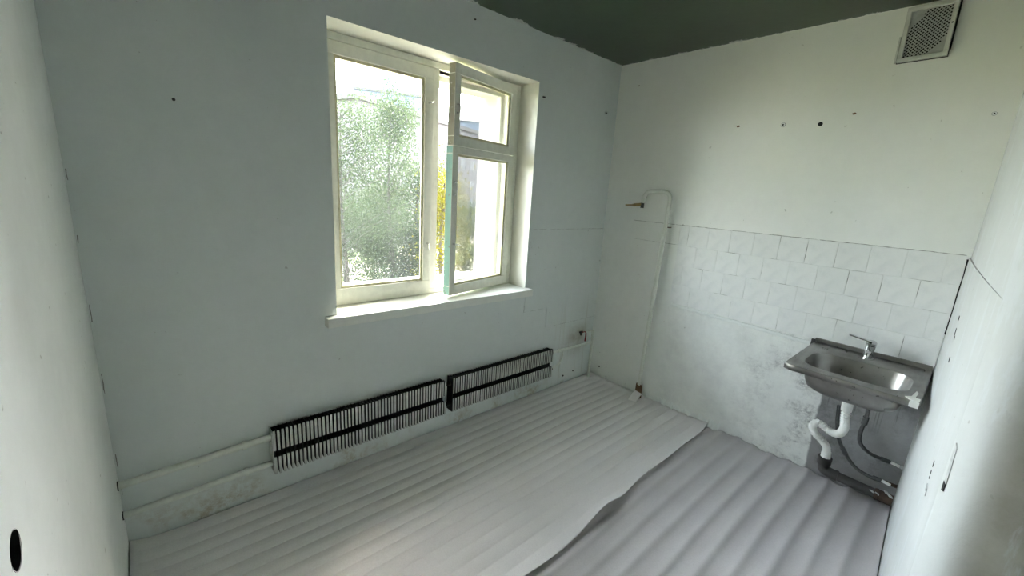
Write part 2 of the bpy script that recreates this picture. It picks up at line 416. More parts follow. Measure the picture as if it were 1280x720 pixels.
# left wall with a socket hole
hc = (-1.404, 1.106); hr = 0.029
bm = bmesh.new()
rect = [bm.verts.new((XL, y, z)) for y, z in ((YB, -0.1), (0.0, -0.1), (0.0, H+0.05), (YB, H+0.05))]
cir = [bm.verts.new((XL, hc[0]+hr*math.cos(a)*(1+.05*math.sin(3*a)), hc[1]+hr*math.sin(a))) for a in [2*math.pi*k/28 for k in range(28)]]
ed = [bm.edges.new((rect[i], rect[(i+1) % 4])) for i in range(4)] + [bm.edges.new((cir[i], cir[(i+1) % 28])) for i in range(28)]
bmesh.ops.triangle_fill(bm, edges=ed, use_beauty=True, normal=(1, 0, 0))
me = bpy.data.meshes.new('wall_left'); bm.to_mesh(me); bm.free(); me.materials.append(M['plaster'])
wl = bpy.data.objects.new('wall_left', me); C.objects.link(wl)
tag(wl, 'bright whitewashed wall on the left with a round socket hole', 'wall', kind='structure')
b = MB(); b.tube([(XL+0.0005, *hc), (XL-0.045, *hc)], hr*1.04, 28, caps=False); n = len(b.v)
b.add([(XL-0.045, hc[0]+hr*1.04*math.cos(a), hc[1]+hr*1.04*math.sin(a)) for a in [2*math.pi*k/28 for k in range(28)]], [list(range(28))])
b.build('socket_recess', M['black'], wl, recalc=False)
b = MB(); b.box((XL-0.15, YB, -0.1), (XL-0.06, 0, H+0.05)); b.build('wall_core', M['plaster'], wl)

# partition on the right: slightly skewed wall that ends in a rounded corner
plan = [(0.02, -2.2215), (-0.3, -2.234), (-0.6, -2.2475), (-0.9, -2.264), (-1.2, -2.2815), (-1.44, -2.297), (-1.53, -2.3025),
        (-1.55, -2.3065), (-1.58, -2.314), (-1.605, -2.324), (-1.625, -2.337), (-1.638, -2.354), (-1.645, -2.376), (-1.65, -2.41), (-1.66, YB), (0.02, YB)]
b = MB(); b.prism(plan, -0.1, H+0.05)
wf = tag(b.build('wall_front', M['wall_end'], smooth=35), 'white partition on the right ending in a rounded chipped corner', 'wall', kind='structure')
# thicker painted-over tiling on its lower part
low = [(x, y+0.0065*(1-i/6.5)) for i, (x, y) in enumerate(plan[:7])] + [(-1.535, -2.306)] + [(x, y-0.01) for x, y in plan[6::-1]]
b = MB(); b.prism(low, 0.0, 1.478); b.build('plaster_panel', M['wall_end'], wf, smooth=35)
# chipped slot along the crease and other chips
def on_part(x, dy=0.0):
    for (x0, y0), (x1, y1) in zip(plan, plan[1:]):
        if x1 <= x <= x0: return y0 + (y1-y0)*(x-x0)/(x1-x0) + dy
def chip(pts, mat, name='paint_chip', t=0.0015, d=0.0006):
    q = MB(); n = len(pts)
    q.add([(x, on_part(x)+d+o, z) for x, o, z in pts] + [(x, on_part(x)+d+o+t, z) for x, o, z in pts],
          [list(range(n)), list(range(n, 2*n))] + [(i, (i+1) % n, n+(i+1) % n, n+i) for i in range(n)])
    return q.build(name, mat, wf)
M['chipgrey'] = simple('bare_grey_putty', (0.50, 0.51, 0.50), 0.8, var=0.3, scale=60)
chip([(-1.552, .0, 1.095), (-1.566, .0, 1.085), (-1.571, .0, 1.03), (-1.573, .0, 0.975), (-1.562, .0, 0.962), (-1.558, .0, 1.0), (-1.552, .0, 1.05)], M['chipgrey'])
chip([(-1.558, .001, 0.985), (-1.573, .001, 0.983), (-1.574, .001, 0.962), (-1.56, .001, 0.958)], M['black'])
if 0: chip([(-1.558, .001, 1.10), (-1.572, .001, 1.098), (-1.572, .001, 1.092), (-1.558, .001, 1.094)], M['black'])
for z, dx, hh in ((0.935, 0.0, 0.018), (0.905, 0.004, 0.012), (0.885, 0.008, 0.006)):
    x = -1.33 - dx
    chip([(x, .0045, z), (x-0.008, .0045, z), (x-0.010, .0045, z-hh), (x-0.004, .0045, z-hh)], M['iron'])
chip([(-1.345, .0045, 0.862), (-1.375, .0045, 0.858), (-1.38, .0045, 0.835), (-1.372, .0045, 0.835), (-1.370, .0045, 0.851), (-1.35, .0045, 0.854), (-1.35, .0045, 0.838), (-1.343, .0045, 0.838)], M['chipgrey'])
for x, z, hh in ((-0.62, 1.28, 0.02), (-0.66, 1.235, 0.03), (-0.7, 1.21, 0.015), (-0.78, 1.14, 0.02)):
    chip([(x, .0045, z), (x-0.012, .0045, z-.004), (x-0.014, .0045, z-hh), (x-0.004, .0045, z-hh+.004)], M['iron'])
# corridor behind the camera
b = MB(); b.box((XL-0.15, YB-0.15, -0.1), (0.15, YB, H+0.05))
tag(b.build('wall_corridor', M['plaster']), 'whitewashed corridor wall behind the viewpoint', 'wall', kind='structure')

# ------------------------------------------------------------------ window
win = tag(empty('window_1', (-1.625, FY, 0.945)), 'old white wooden window, its right sash and small top vent ajar', 'window', kind='structure')
def wpart(mb, name, mats, parent=win, **kw):
    o = mb.build(name, mats, parent, **kw)
    o.matrix_parent_inverse = Matrix.Translation(-parent.location) if parent is win else Matrix()
    return o
SZ = 0.945
FZ1 = 2.402
b = MB(); ring(b, FY, FY+0.10, -2.285, -0.965, SZ+0.035, 2.365, WX0+0.002, WX1-0.002, SZ-0.012, FZ1)
b.box((-1.652, FY, SZ+0.035), (-1.600, FY+0.10, 2.365))
wpart(b, 'frame', M['frame'], bevel=0.003, smooth=40)
b = MB(); ring(b, 0.33, 0.38, OX0+0.03, OX1-0.035, OZ0+0.06, OZ1-0.03, OX0+0.001, OX1-0.001, OZ0, OZ1-0.001)
wpart(b, 'outer_frame', M['frame'], bevel=0.003, smooth=40)
b = MB(); b.prism([(-2.395, -0.058), (-0.90, -0.070), (-0.90, 0.001), (-0.925, 0.001), (-0.925, FY+0.01), (-2.325, FY+0.01), (-2.325, 0.001), (-2.395, 0.001)], 0.893, SZ, axis=2)
M['sill'] = simple('sill_white_paint', (0.80, 0.82, 0.76), 0.38, var=0.07, scale=14, bump=0.08)
wpart(b, 'window_sill', M['sill'], bevel=0.004, smooth=40)
b = MB(); b.box((OX0, 0.27, OZ0-0.02), (OX1, 0.70, OZ0+0.02)); M['sill_bounce'] = simple('light_bounce_sill', (0.78, 0.78, 0.75), 0.5, var=0.1, scale=6); wpart(b, 'outer_sill', M['sill_bounce'], bevel=0.003)  # white picked to bounce sunlight up to the upper walls

def sash(name, W, Hh, lw, rw, tw, bw, th, gmat, edge_mat, parent=win, pane_y=0.024):
    # local: x 0..W from the hinge side at x=W, y 0 (room side)..th, z 0..Hh
    q = MB(); ring(q, 0.0, th, lw, W-rw, bw, Hh-tw, 0.0, W, 0.0, Hh)
    for i, f in enumerate(q.f):
        xs = [q.v[k][0] for k in f]
        if max(xs) < 1e-6: q.mi[i] = 1
        if min(q.v[k][1] for k in f) > th-1e-6: q.mi[i] = 2                        # outer face, darkened to cut light on the mullion
    o = q.build(name, [M['frame'], edge_mat, M['outer_dark']], parent, bevel=0.0025, smooth=40)
    # the bevel keeps the material of the flat edge face
    g = 0.014
    q = MB(); ring(q, pane_y-0.010, pane_y-0.002, lw+g, W-rw-g, bw+g, Hh-tw-g, lw-0.001, W-rw+0.001, bw-0.001, Hh-tw+0.001)
    q.build('glazing_bead', M['putty'], o)
    q = MB(); q.box((lw-0.006, pane_y-0.002, bw-0.006), (W-rw+0.006, pane_y+0.002, Hh-tw+0.006))
    q.build('pane', gmat, o)
    return o
def place(o, loc, ang):
    o.parent = win; o.matrix_parent_inverse = Matrix.Translation(-win.location)
    o.location = loc; o.rotation_euler = (0, 0, ang)
# closed left sash
sL = sash('sash', 0.66, 1.4115, 0.068, 0.055, 0.062, 0.0965, 0.05, M['glass_dirty'], M['frame'])
place(sL, (-2.31, FY-0.012, SZ+0.0015), 0)
# open right sash and the small vent sash above it, hinged on the right jamb
def hinged(o, W, z, ang):
    hx, hy = -0.965, FY-0.012
    a = math.radians(ang)
    place(o, (hx - W*math.cos(a), hy - W*math.sin(a), z), a)
sR = sash('sash', 0.645, 0.955, 0.052, 0.055, 0.045, 0.062, 0.055, M['glass'], M['teal'])
hinged(sR, 0.645, SZ+0.012, 13.2)
sV = sash('vent_sash', 0.632, 0.470, 0.050, 0.060, 0.058, 0.055, 0.055, M['glass'], M['brownedge'])
hinged(sV, 0.632, SZ+0.012+0.959, 12.6)
def pull(parent, x, z, hgt):
    q = MB(); q.tube(spline([(x, 0.0, z-hgt/2), (x+.002, -0.016, z-hgt*.42), (x+.003, -0.020, z), (x+.002, -0.016, z+hgt*.42), (x, 0.0, z+hgt/2)], 6), 0.0035, 8)
    q.box((x-.007, -0.002, z+hgt/2-.006), (x+.007, 0.001, z+hgt/2+.008)); q.box((x-.007, -0.002, z-hgt/2-.008), (x+.007, 0.001, z-hgt/2+.006))
    q.build('pull_handle', M['chrome'], parent, smooth=40)
def lever(parent, x, z, dx, dz, y=0.0):
    q = MB(); q.tube([(x, y+.001, z), (x, y-0.022, z)], 0.006, 10)
    q.tube(spline([(x, y-0.020, z), (x+dx*.4, y-0.026, z+dz*.3), (x+dx, y-0.022, z+dz)], 6), [0.0055]*7+[0.005]*5+[0.0035], 8)
    q.build('latch', M['chrome'], parent, smooth=40)
pull(sR, 0.026, 0.70, 0.075)
lever(sR, 0.026, 0.345, 0.055, -0.012)
pull(sV, 0.026, 0.215, 0.05)
lever(sL, 0.632, 1.21, 0.022, 0.012)
lever(sL, 0.632, 0.345, 0.004, -0.04)
b = MB()
for zz in (1.03, 1.80): b.tube([(-0.958, FY-0.008, zz), (-0.958, FY-0.008, zz+0.07)], 0.006, 8)
wpart(b, 'hinge', M['frame'], smooth=40)

# ------------------------------------------------------------------ heaters (finned convectors)
def convector(x0, n, pitch, label, brk=None):
    root = tag(empty('convector_heater', (x0, -0.05, 0.165)), label, 'heater', 'finned heaters along the window wall')
    yf, yb, zb, zt = -0.088, -0.018, 0.165, 0.412
    L = n*pitch
    q = MB()
    # local coordinates relative to the root; web is dark, front faces are painted
    X = lambda x, y, z: (x, y+0.05, z-0.165)
    q.cur = 1
    q.box(X(0.0, yb, zb+.004), X(0.0016, yf+0.022, zt-.006))
    q.box(X(0.0, yf+0.022, zb+.002), X(0.0016, yf, zb+0.098)); q.box(X(0.0, yf+0.022, zt-0.112), X(0.0016, yf, zt))
    q.cur = 0
    q.box(X(0.0, yf-.0014, zb), X(0.0115, yf, zb+0.098)); q.box(X(0.0, yf-.0014, zt-0.112), X(0.0115, yf, zt))
    f0 = q.build('fin', [M['fin_face'], M['fin_dark']], root)
    for i in range(1, n):
        o = share(f0, 'fin', root, (i*pitch, rnd.uniform(-.0008, .0008), rnd.uniform(-.0015, .0015)), (0, 0, rnd.uniform(-.015, .015)))
    for z in (0.361, 0.213):
        q = MB(); q.tube([(-0.03, 0, z-0.165), (L+0.03, 0, z-0.165)], 0.0135, 12); q.build('tube', M['fin_dark'], root, smooth=40)
    q = MB(); q.box((0.0, 0.028, 0.01), (L-pitch+.002, 0.030, 0.235)); q.build('back_plate', M['fin_dark'], root)
    q = MB(); q.box((-.0035, -0.035, 0.0), (0, 0.03, 0.245)); q.build('end_plate', M['fin_dark'] if x0 > -2 else M['fin_face'], root)
    return root
convector(-2.694, 52, 0.0199, 'longer finned wall heater left, below the window, white fins and dark groove')
convector(-1.612, 50, 0.0199, 'shorter finned wall heater right, nearer the corner, white fins and dark groove')

# heating pipes
def pipe_thing(name, label, pts, r, mat, sm=True, n=8, cat='pipe', extra=()):
    root = tag(empty(name, pts[0]), label, cat)
    inv = Vector(pts[0])
    q = MB(); q.tube([p - inv for p in (spline(pts, n) if sm else [Vector(p) for p in pts])], r, 14); q.build('pipe', mat, root, smooth=50)
    for nm, p0, p1, rr, mt in extra:
        q = MB(); q.tube([Vector(p0)-inv, Vector(p1)-inv], rr, 14); q.build(nm, mt, root, smooth=50)
    return root
pipe_thing('heating_pipe', 'upper of two white heating pipes running from left wall to heater', [(XL-0.01, -0.058, 0.352), (-3.0, -0.056, 0.357), (-2.80, -0.055, 0.362), (-2.69, -0.05, 0.361)], 0.0165, M['pipe'],
           extra=[('wall_sleeve', (XL-.01, -0.058, 0.352), (XL+0.004, -0.058, 0.352), 0.0205, M['iron']), ('coupling', (-2.822, -0.055, 0.362), (-2.806, -0.055, 0.362), 0.0225, M['pipe'])])
pipe_thing('heating_pipe', 'lower of two white heating pipes running from left wall to heater', [(XL-0.01, -0.058, 0.205), (-3.0, -0.056, 0.210), (-2.80, -0.055, 0.214), (-2.69, -0.05, 0.213)], 0.0145, M['pipe'],
           extra=[('wall_sleeve', (XL-.01, -0.058, 0.205), (XL+0.004, -0.058, 0.205), 0.0185, M['iron']), ('coupling', (-2.822, -0.055, 0.214), (-2.806, -0.055, 0.214), 0.0205, M['pipe'])])
rs = pipe_thing('heating_riser', 'short white vertical heating pipe standing in the room corner', [(-0.082, -0.066, 0.0), (-0.082, -0.066, 0.472)], 0.0125, M['pipe'], sm=False,
           extra=[('branch', (-0.60, -0.05, 0.361), (-0.082, -0.066, 0.358), 0.0105, M['pipe']), ('branch_union', (-0.53, -0.052, 0.361), (-0.42, -0.056, 0.360), 0.0150, M['pipe']), ('branch_stub', (-0.23, -0.06, 0.478), (-0.082, -0.066, 0.470), 0.009, M['pipe'])])
q = MB(); q.tube([Vector(p)-Vector((-0.082, -0.066, 0)) for p in spline([(-0.475, -0.056, 0.352), (-0.468, -0.056, 0.30), (-0.50, -0.055, 0.245), (-0.60, -0.05, 0.214)], 6)], 0.008, 10); q.build('return_bend', M['pipe'], rs, smooth=50)
tp = tag(empty('drain_tap', (-0.235, -0.06, 0.48)), 'small rusty drain tap with red handle beside corner riser', 'tap')
q = MB(); q.tube([(0.005, 0, 0), (-0.03, -0.002, 0.004)], 0.010, 10); q.tube([(-0.012, 0, 0.0), (-0.012, 0, -0.028)], 0.007, 10); q.build('body', M['iron'], tp, smooth=50)
q = MB(); q.tube(spline([(-0.008, -0.014, 0.006), (0.026, -0.018, 0.002), (0.036, -0.018, -0.03), (0.032, -0.018, -0.085)], 5), [0.005]*8+[0.0062]*8, 8); q.build('handle', M['red'], tp, smooth=50)

# ------------------------------------------------------------------ gas pipe
gp = tag(empty('gas_pipe', (-0.05, -0.575, 0.0)), 'white gas pipe rising along the sink wall and hooking over', 'pipe')
inv = Vector((-0.05, -0.575, 0.0))
gpts = [(-0.05, -0.575, 0.10), (-0.05, -0.580, 0.5), (-0.05, -0.592, 1.0), (-0.05, -0.606, 1.5), (-0.05, -0.612, 1.66), (-0.05, -0.598, 1.708), (-0.05, -0.555, 1.728), (-0.05, -0.45, 1.728), (-0.05, -0.41, 1.716), (-0.05, -0.388, 1.68), (-0.05, -0.383, 1.635)]
q = MB(); q.tube([p-inv for p in spline(gpts, 6)], 0.016, 14); q.build('pipe', M['pipe'], gp, smooth=50)
q = MB(); q.tube([Vector(p)-inv for p in ((-0.05, -0.5878, 0.90), (-0.05, -0.590, 0.97))], 0.0195, 14); q.build('coupling', M['pipe'], gp, smooth=50)
q = MB(); q.tube([Vector(p)-inv for p in ((-0.05, -0.383, 1.645), (-0.05, -0.383, 1.595))], 0.014, 12)
q.build('valve_body', M['iron'], gp, smooth=50)
q = MB(); q.tube([Vector(p)-inv for p in ((-0.052, -0.375, 1.623), (-0.075, -0.33, 1.617), (-0.085, -0.305, 1.614), (-0.105, -0.262, 1.610))], [0.012, 0.011, 0.006, 0.006], 10)
q.build('nozzle', M['brass'], gp, smooth=50)
for z in (1.46,):
    q = MB(); q.box(Vector((0.0, -0.632, z))-inv, Vector((-0.04, -0.616, z+.008))-inv); q.build('bracket', M['rust'], gp)
# torn bit around the pipe foot
bx = tag(empty('pipe_foot_wrap', (-0.05, -0.575, 0.0)), 'brown cardboard wrapped round the foot of the gas pipe', 'wrapper')
q = MB(); vs = []; fs = []; n = 14
for i in range(n+1):
    a = math.radians(-130 + 260*i/n) + math.pi
    r = 0.028 + .004*rnd.random()
    vs += [(r*math.cos(a), r*math.sin(a), 0.012), (r*.9*math.cos(a), r*.9*math.sin(a), 0.115 + .03*rnd.random())]
    if i: fs.append((2*i-2, 2*i, 2*i+1, 2*i-1))
q.add(vs, fs); o = q.build('sleeve', M['cardboard'], bx, smooth=60); o.modifiers.new('t', 'SOLIDIFY').thickness = 0.003
q = MB(); q.obox((-0.065, -0.012, 0.045), (0, 1, 0.15), (-0.75, 0.1, -0.72), (0.7, 0, -0.7), 0.034, 0.05, 0.0015); q.build('foam_flap', M['foam1'], bx)

# ------------------------------------------------------------------ foam underlay sheets
def edge1(x): return -1.150 - 0.043*(-x) + 0.010*math.sin(x*5.1) + 0.006*math.sin(x*11.3)
def sheet1():
    nx, ny = 130, 300; vs = []; fs = []
    x0, x1 = XL+0.005, -0.008
    for i in range(nx+1):
        x = x0 + (x1-x0)*i/nx; ye = edge1(x)
        for j in range(ny+1):
            t = j/ny; y = -0.012 + (ye+0.012)*t
            d = y - ye                                            # distance from the free edge
            sv = math.sin(2*math.pi*(y + 0.003*math.sin(x*2.3))/0.076)
            z = 0.012 + (0.0018*sv - 0.0021*max(0, -sv)**7)*min(1, 0.12+d/0.18)
            z += 0.003*math.sin(x*3.1+1)*math.sin(y*4.0)
            z += 0.011*math.exp(-d/0.07)                           # the lap lies on the second sheet
            z += 0.050*math.exp(-((x+1.38)/0.15)**2)*math.exp(-d/0.09)   # raised wrinkle
            z += 0.012*math.exp(-((x+0.70)/0.25)**2)*math.exp(-d/0.06)
            z += 0.034*math.exp(-(x-x0)/0.06)*(0.85+.15*math.sin(y*9))    # turned up at the left wall
            z += 0.016*math.exp(-(x1-x)/0.03)
            vs.append((x, y, z))
            if i and j:
                a = (i-1)*(ny+1)+j-1; fs.append((a, a+ny+1, a+ny+2, a+1))
    q = MB(); q.add(vs, fs); return q
def sheet2():
    nx, ny = 150, 210; vs = []; fs = []
    x0, x1 = XL+0.02, -0.008
    for i in range(nx+1):
        x = x0 + (x1-x0)*i/nx
        yw = on_part(x) + 0.009 if x > -1.5 else -2.29
        for j in range(ny+1):
            t = j/ny; y = -1.02 + (yw+1.02)*t
            ph = (y + 0.012*math.sin(x*1.9))/0.108
            s = math.sin(2*math.pi*ph)
            amp = 0.0115*min(1, max(0, (-1.10 - y)/0.15 + 0.25))
            z = 0.006 + amp*(0.35*(0.5+0.5*s) + 0.65*(0.5+0.5*s)**3)
            z += 0.020*math.exp(-(x1-x)/0.035)*(0.7+.3*math.sin(y*17)) if y < -1.2 else 0
            z += 0.018*math.exp(-(y-yw)/0.02)
            z *= 1 if y < -1.16 else 0.5
            vs.append((x, y, z))
            if i and j:
                a = (i-1)*(ny+1)+j-1; fs.append((a, a+1, a+ny+2, a+ny+1))
    q = MB(); q.add(vs, fs); return q
o = sheet1().build('foam_underlay', M['foam1'], smooth=80); o.modifiers.new('t', 'SOLIDIFY').thickness = 0.003
tag(o, 'pale foam underlay sheet by the heaters, wrinkled edge lying on top', 'underlay', 'foam underlay sheets')
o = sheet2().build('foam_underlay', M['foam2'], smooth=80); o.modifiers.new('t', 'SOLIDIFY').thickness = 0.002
tag(o, 'greyer ribbed foam underlay sheet below the sink, tucked under the other', 'underlay', 'foam underlay sheets')

# ------------------------------------------------------------------ sink
sk = tag(empty('kitchen_sink', (0, -1.94, 0.87)), 'stainless steel wall sink with oval basin on the tiled wall', 'sink')
SX0, SX1, SY0, SY1 = -0.615, -0.004, -0.272, 0.258      # local rim rectangle (y relative to -1.94)
N = 72
def rectpt(a, cx, cy, hx, hy, n):
    c, s = math.cos(a), math.sin(a)
    r = (abs(c/hx)**n + abs(s/hy)**n)**(-1/n); return (cx + r*c, cy + r*s)
cx, cy = (SX0+SX1)/2, (SY0+SY1)/2
bcx, bcy = -0.352, -0.008
loops = []
def lp(cx, cy, hx, hy, n, z): loops.append([(*rectpt(2*math.pi*(k+.5)/N, cx, cy, hx, hy, n), z) for k in range(N)])
hx, hy = (SX1-SX0)/2, (SY1-SY0)/2
lp(cx, cy, hx, hy, 40, -0.030); lp(cx, cy, hx, hy, 40, -0.004); lp(cx, cy, hx-.003, hy-.003, 40, 0.0)
lp(cx, cy, hx-.020, hy-.020, 30, 0.0); lp(cx, cy, hx-.026, hy-.026, 30, -0.004)
lp(bcx, bcy, 0.178, 0.222, 4.2, -0.004); lp(bcx, bcy, 0.170, 0.214, 4.0, -0.008); lp(bcx, bcy, 0.166, 0.210, 3.9, -0.02)
lp(bcx, bcy, 0.157, 0.201, 3.7, -0.10); lp(bcx, bcy, 0.145, 0.188, 3.5, -0.135); lp(bcx, bcy, 0.118, 0.16, 3.2, -0.155); lp(bcx, bcy, 0.05, 0.06, 2.2, -0.163); lp(bcx, bcy, 0.03, 0.03, 2, -0.164)
q = MB(); vs = [p for l in loops for p in l]
fs = [(i*N+k, i*N+(k+1) % N, (i+1)*N+(k+1) % N, (i+1)*N+k) for i in range(len(loops)-1) for k in range(N)]
fs.append([(len(loops)-1)*N+k for k in range(N)])
q.add(vs, fs); o = q.build('basin', M['steel'], sk, smooth=38); md = o.modifiers.new('t', 'SOLIDIFY'); md.thickness = 0.0015
q = MB(); q.tube([(bcx, bcy, -0.1635), (bcx, bcy, -0.1615)], 0.034, 24); q.build('drain_strainer', M['chrome'], sk, smooth=40)
q = MB(); q.box((-0.016, SY0+0.004, 0.0), (-0.002, SY1-0.002, 0.024)); q.build('back_lip', M['steel'], sk, bevel=0.003, smooth=40)
# white paint spilt on the front right corner
q = MB(); pts = [(SX0+.004, SY0+.006), (SX0+.05, SY0+.004), (SX0+.058, SY0+.022), (SX0+.13, SY0+.018), (SX0+.16, SY0+.026), (SX0+.12, SY0+.03), (SX0+.06, SY0+.036), (SX0+.035, SY0+.055), (SX0+.012, SY0+.042), (SX0+.002, SY0+.03)]
q.prism(pts, 0.0002, 0.0025); q.box((SX0-.0022, SY0+.004, -0.028), (SX0-.0005, SY0+.036, 0.001)); q.build('paint_splash', M['plastic'], sk)
q = MB(); q.box((-0.13, SY1-.004, -0.03), (-0.002, SY1+.004, -0.012)); q.box((-.02, SY1-.002, -.03), (-0.002, SY1+.016, 0.012)); q.build('bracket', M['iron'], sk)
# tap
fc = tag(empty('mixer_tap', (-0.095, -1.950, 0.866)), 'chrome single-lever mixer tap on the back of the sink', 'tap')
q = MB(); q.tube([(0, 0, 0), (0, 0, 0.006), (0, 0, 0.0065), (-.001, -.001, 0.05), (-.003, -.003, 0.082), (-.004, -.004, 0.086)], [0.026, 0.026, 0.021, 0.0215, 0.024, 0.020], 24); q.build('body', M['chrome'], fc, smooth=40)
q = MB(); q.tube([(-0.01, 0, 0.038), (-0.05, -0.003, 0.050), (-0.095, -0.006, 0.056), (-0.112, -0.007, 0.050), (-0.115, -0.007, 0.038)], [0.016, 0.0145, 0.012, 0.011, 0.010], 16); q.build('spout', M['chrome'], fc, smooth=50)
q = MB(); q.tube([(-.003, -.003, 0.086), (-.005, -.003, 0.100), (-.006, -.003, 0.108)], [0.024, 0.024, 0.017], 20)
q.obox((-0.022, 0.042, 0.112), (-0.28, 0.93, 0.20), (0.95, 0.28, 0), (0, -.2, 0.97), 0.058, 0.0125, 0.0045); q.build('lever', M['chrome'], fc, smooth=40, bevel=0.0015)

# ------------------------------------------------------------------ waste and supply hoses
def corrugate(pts, r0, r1, pitch):
    path = spline(pts, 14); out = [path[0]]; L = 0
    # resample evenly
    seg = [0]
    for a, c in zip(path, path[1:]): seg.append(seg[-1]+(c-a).length)
    tot = seg[-1]; n = int(tot/(pitch/4)); res = []; rad = []; k = 0
    for i in range(n+1):
        s = tot*i/n
        while k < len(seg)-2 and seg[k+1] < s: k += 1
        f = (s-seg[k])/max(1e-9, seg[k+1]-seg[k]); res.append(path[k].lerp(path[k+1], f))
        rad.append((r0, (r0+r1)/2, r1, (r0+r1)/2)[i % 4])
    return res, rad
sp = tag(empty('sink_waste_hose', (-0.345, -1.945, 0.70)), 'white corrugated waste hose looping from sink down to iron pipe', 'hose')
inv = Vector((-0.345, -1.945, 0.70))
q = MB(); q.tube([Vector(p)-inv for p in ((-0.352, -1.948, 0.715), (-0.352, -1.948, 0.69), (-0.351, -1.948, 0.688), (-0.346, -1.949, 0.625))], [0.036, 0.036, 0.026, 0.024], 20); q.build('tailpiece', M['plastic'], sp, smooth=40)
path, rad = corrugate([(-0.346, -1.949, 0.63), (-0.340, -1.952, 0.58), (-0.32, -1.957, 0.515), (-0.29, -1.940, 0.462), (-0.26, -1.905, 0.440), (-0.235, -1.861, 0.446), (-0.215, -1.825, 0.447), (-0.2, -1.803, 0.410), (-0.18, -1.819, 0.362), (-0.16, -1.855, 0.326), (-0.135, -1.882, 0.286), (-0.121, -1.887, 0.245)], 0.0145, 0.0218, 0.0145)
q = MB(); q.tube([p-inv for p in path], rad, 16); q.build('corrugated_hose', M['plastic'], sp, smooth=70)
q = MB(); q.tube([Vector(p)-inv for p in ((-0.121, -1.887, 0.252), (-0.12, -1.888, 0.200))], [0.0235, 0.027], 18); q.build('cuff', M['plastic'], sp, smooth=40)
ip = tag(empty('waste_pipe', (-0.12, -1.888, 0.12)), 'dark cast-iron waste pipe with elbow low on wall', 'pipe')
inv = Vector((-0.12, -1.888, 0.12))
q = MB(); q.tube([p-inv for p in spline([(-0.12, -1.888, 0.214), (-0.12, -1.887, 0.17), (-0.12, -1.898, 0.135), (-0.12, -1.935, 0.125), (-0.12, -1.96, 0.125)], 6)], [0.036]*7+[0.031]*18, 20); q.build('elbow', M['iron'], ip, smooth=50)
q = MB(); q.tube([Vector(p)-inv for p in ((-0.12, -1.95, 0.125), (-0.12, -1.965, 0.125), (-0.12, -1.966, 0.125), (-0.12, -2.13, 0.121), (-0.12, -2.21, 0.120))], [0.032, 0.033, 0.0265, 0.0265, 0.0265], 20); q.build('pipe', M['iron'], ip, smooth=50)
q = MB(); q.tube([Vector(p)-inv for p in ((-0.12, -2.135, 0.121), (-0.12, -2.150, 0.121), (-0.12, -2.151, 0.121), (-0.12, -2.215, 0.120))], [0.030, 0.034, 0.031, 0.031], 20); q.build('clamp', M['rust'], ip, smooth=40)
q = MB()
for k in range(5):
    q.obox((rnd.uniform(-.03, -.01), -0.24-0.018*k, 0.02+rnd.uniform(-.02, .025)), (rnd.random(), .4, .2), (.2, 1, .1), (.1, .1, 1), .008, .009, .005)
q.build('mortar_lump', M['chipgrey'], ip, bevel=0.003)
def hose(label, pts, ends):
    root = tag(empty('supply_hose', pts[0]), label, 'hose'); iv = Vector(pts[0])
    q = MB(); q.tube([p-iv for p in spline(pts, 10)], 0.0095, 12); q.build('hose', M['hose'], root, smooth=60)
    for nm, p0, p1, rr, mt in ends:
        q = MB(); q.tube([Vector(p0)-iv, Vector(p1)-iv], rr, 12); q.build(nm, mt, root, smooth=40)
    return root
hose('grey flexible supply hose, upper one, dropping from the sink underside', [(-0.20, -2.022, 0.70), (-0.215, -2.024, 0.62), (-0.22, -2.024, 0.563), (-0.2, -2.016, 0.467), (-0.18, -2.029, 0.401), (-0.15, -2.076, 0.354), (-0.12, -2.145, 0.335)],
     [('nut', (-0.208, -2.023, 0.655), (-0.213, -2.024, 0.63), 0.0125, M['chrome']), ('crimp', (-0.22, -2.024, 0.58), (-0.214, -2.022, 0.535), 0.0145, M['hose']),
      ('ferrule', (-0.13, -2.122, 0.341), (-0.117, -2.158, 0.333), 0.0125, M['hose']), ('stop_valve', (-0.117, -2.156, 0.333), (-0.105, -2.214, 0.324), 0.010, M['chrome']), ('valve_grip', (-0.128, -2.165, 0.340), (-0.122, -2.200, 0.332), 0.008, M['plastic'])])
hose('grey flexible supply hose, lower one, just above the iron waste pipe', [(-0.10, -1.885, 0.55), (-0.11, -1.900, 0.443), (-0.12, -1.923, 0.363), (-0.12, -1.968, 0.286), (-0.12, -2.033, 0.223), (-0.12, -2.108, 0.205), (-0.11, -2.140, 0.203)],
     [('crimp', (-0.12, -1.950, 0.312), (-0.12, -1.975, 0.277), 0.0130, M['hose']), ('ferrule', (-0.116, -2.11, 0.207), (-0.11, -2.145, 0.205), 0.0125, M['hose']),
      ('stop_valve', (-0.11, -2.143, 0.205), (-0.10, -2.214, 0.203), 0.010, M['rust']), ('valve_grip', (-0.125, -2.15, 0.214), (-0.122, -2.188, 0.207), 0.008, M['plastic'])])

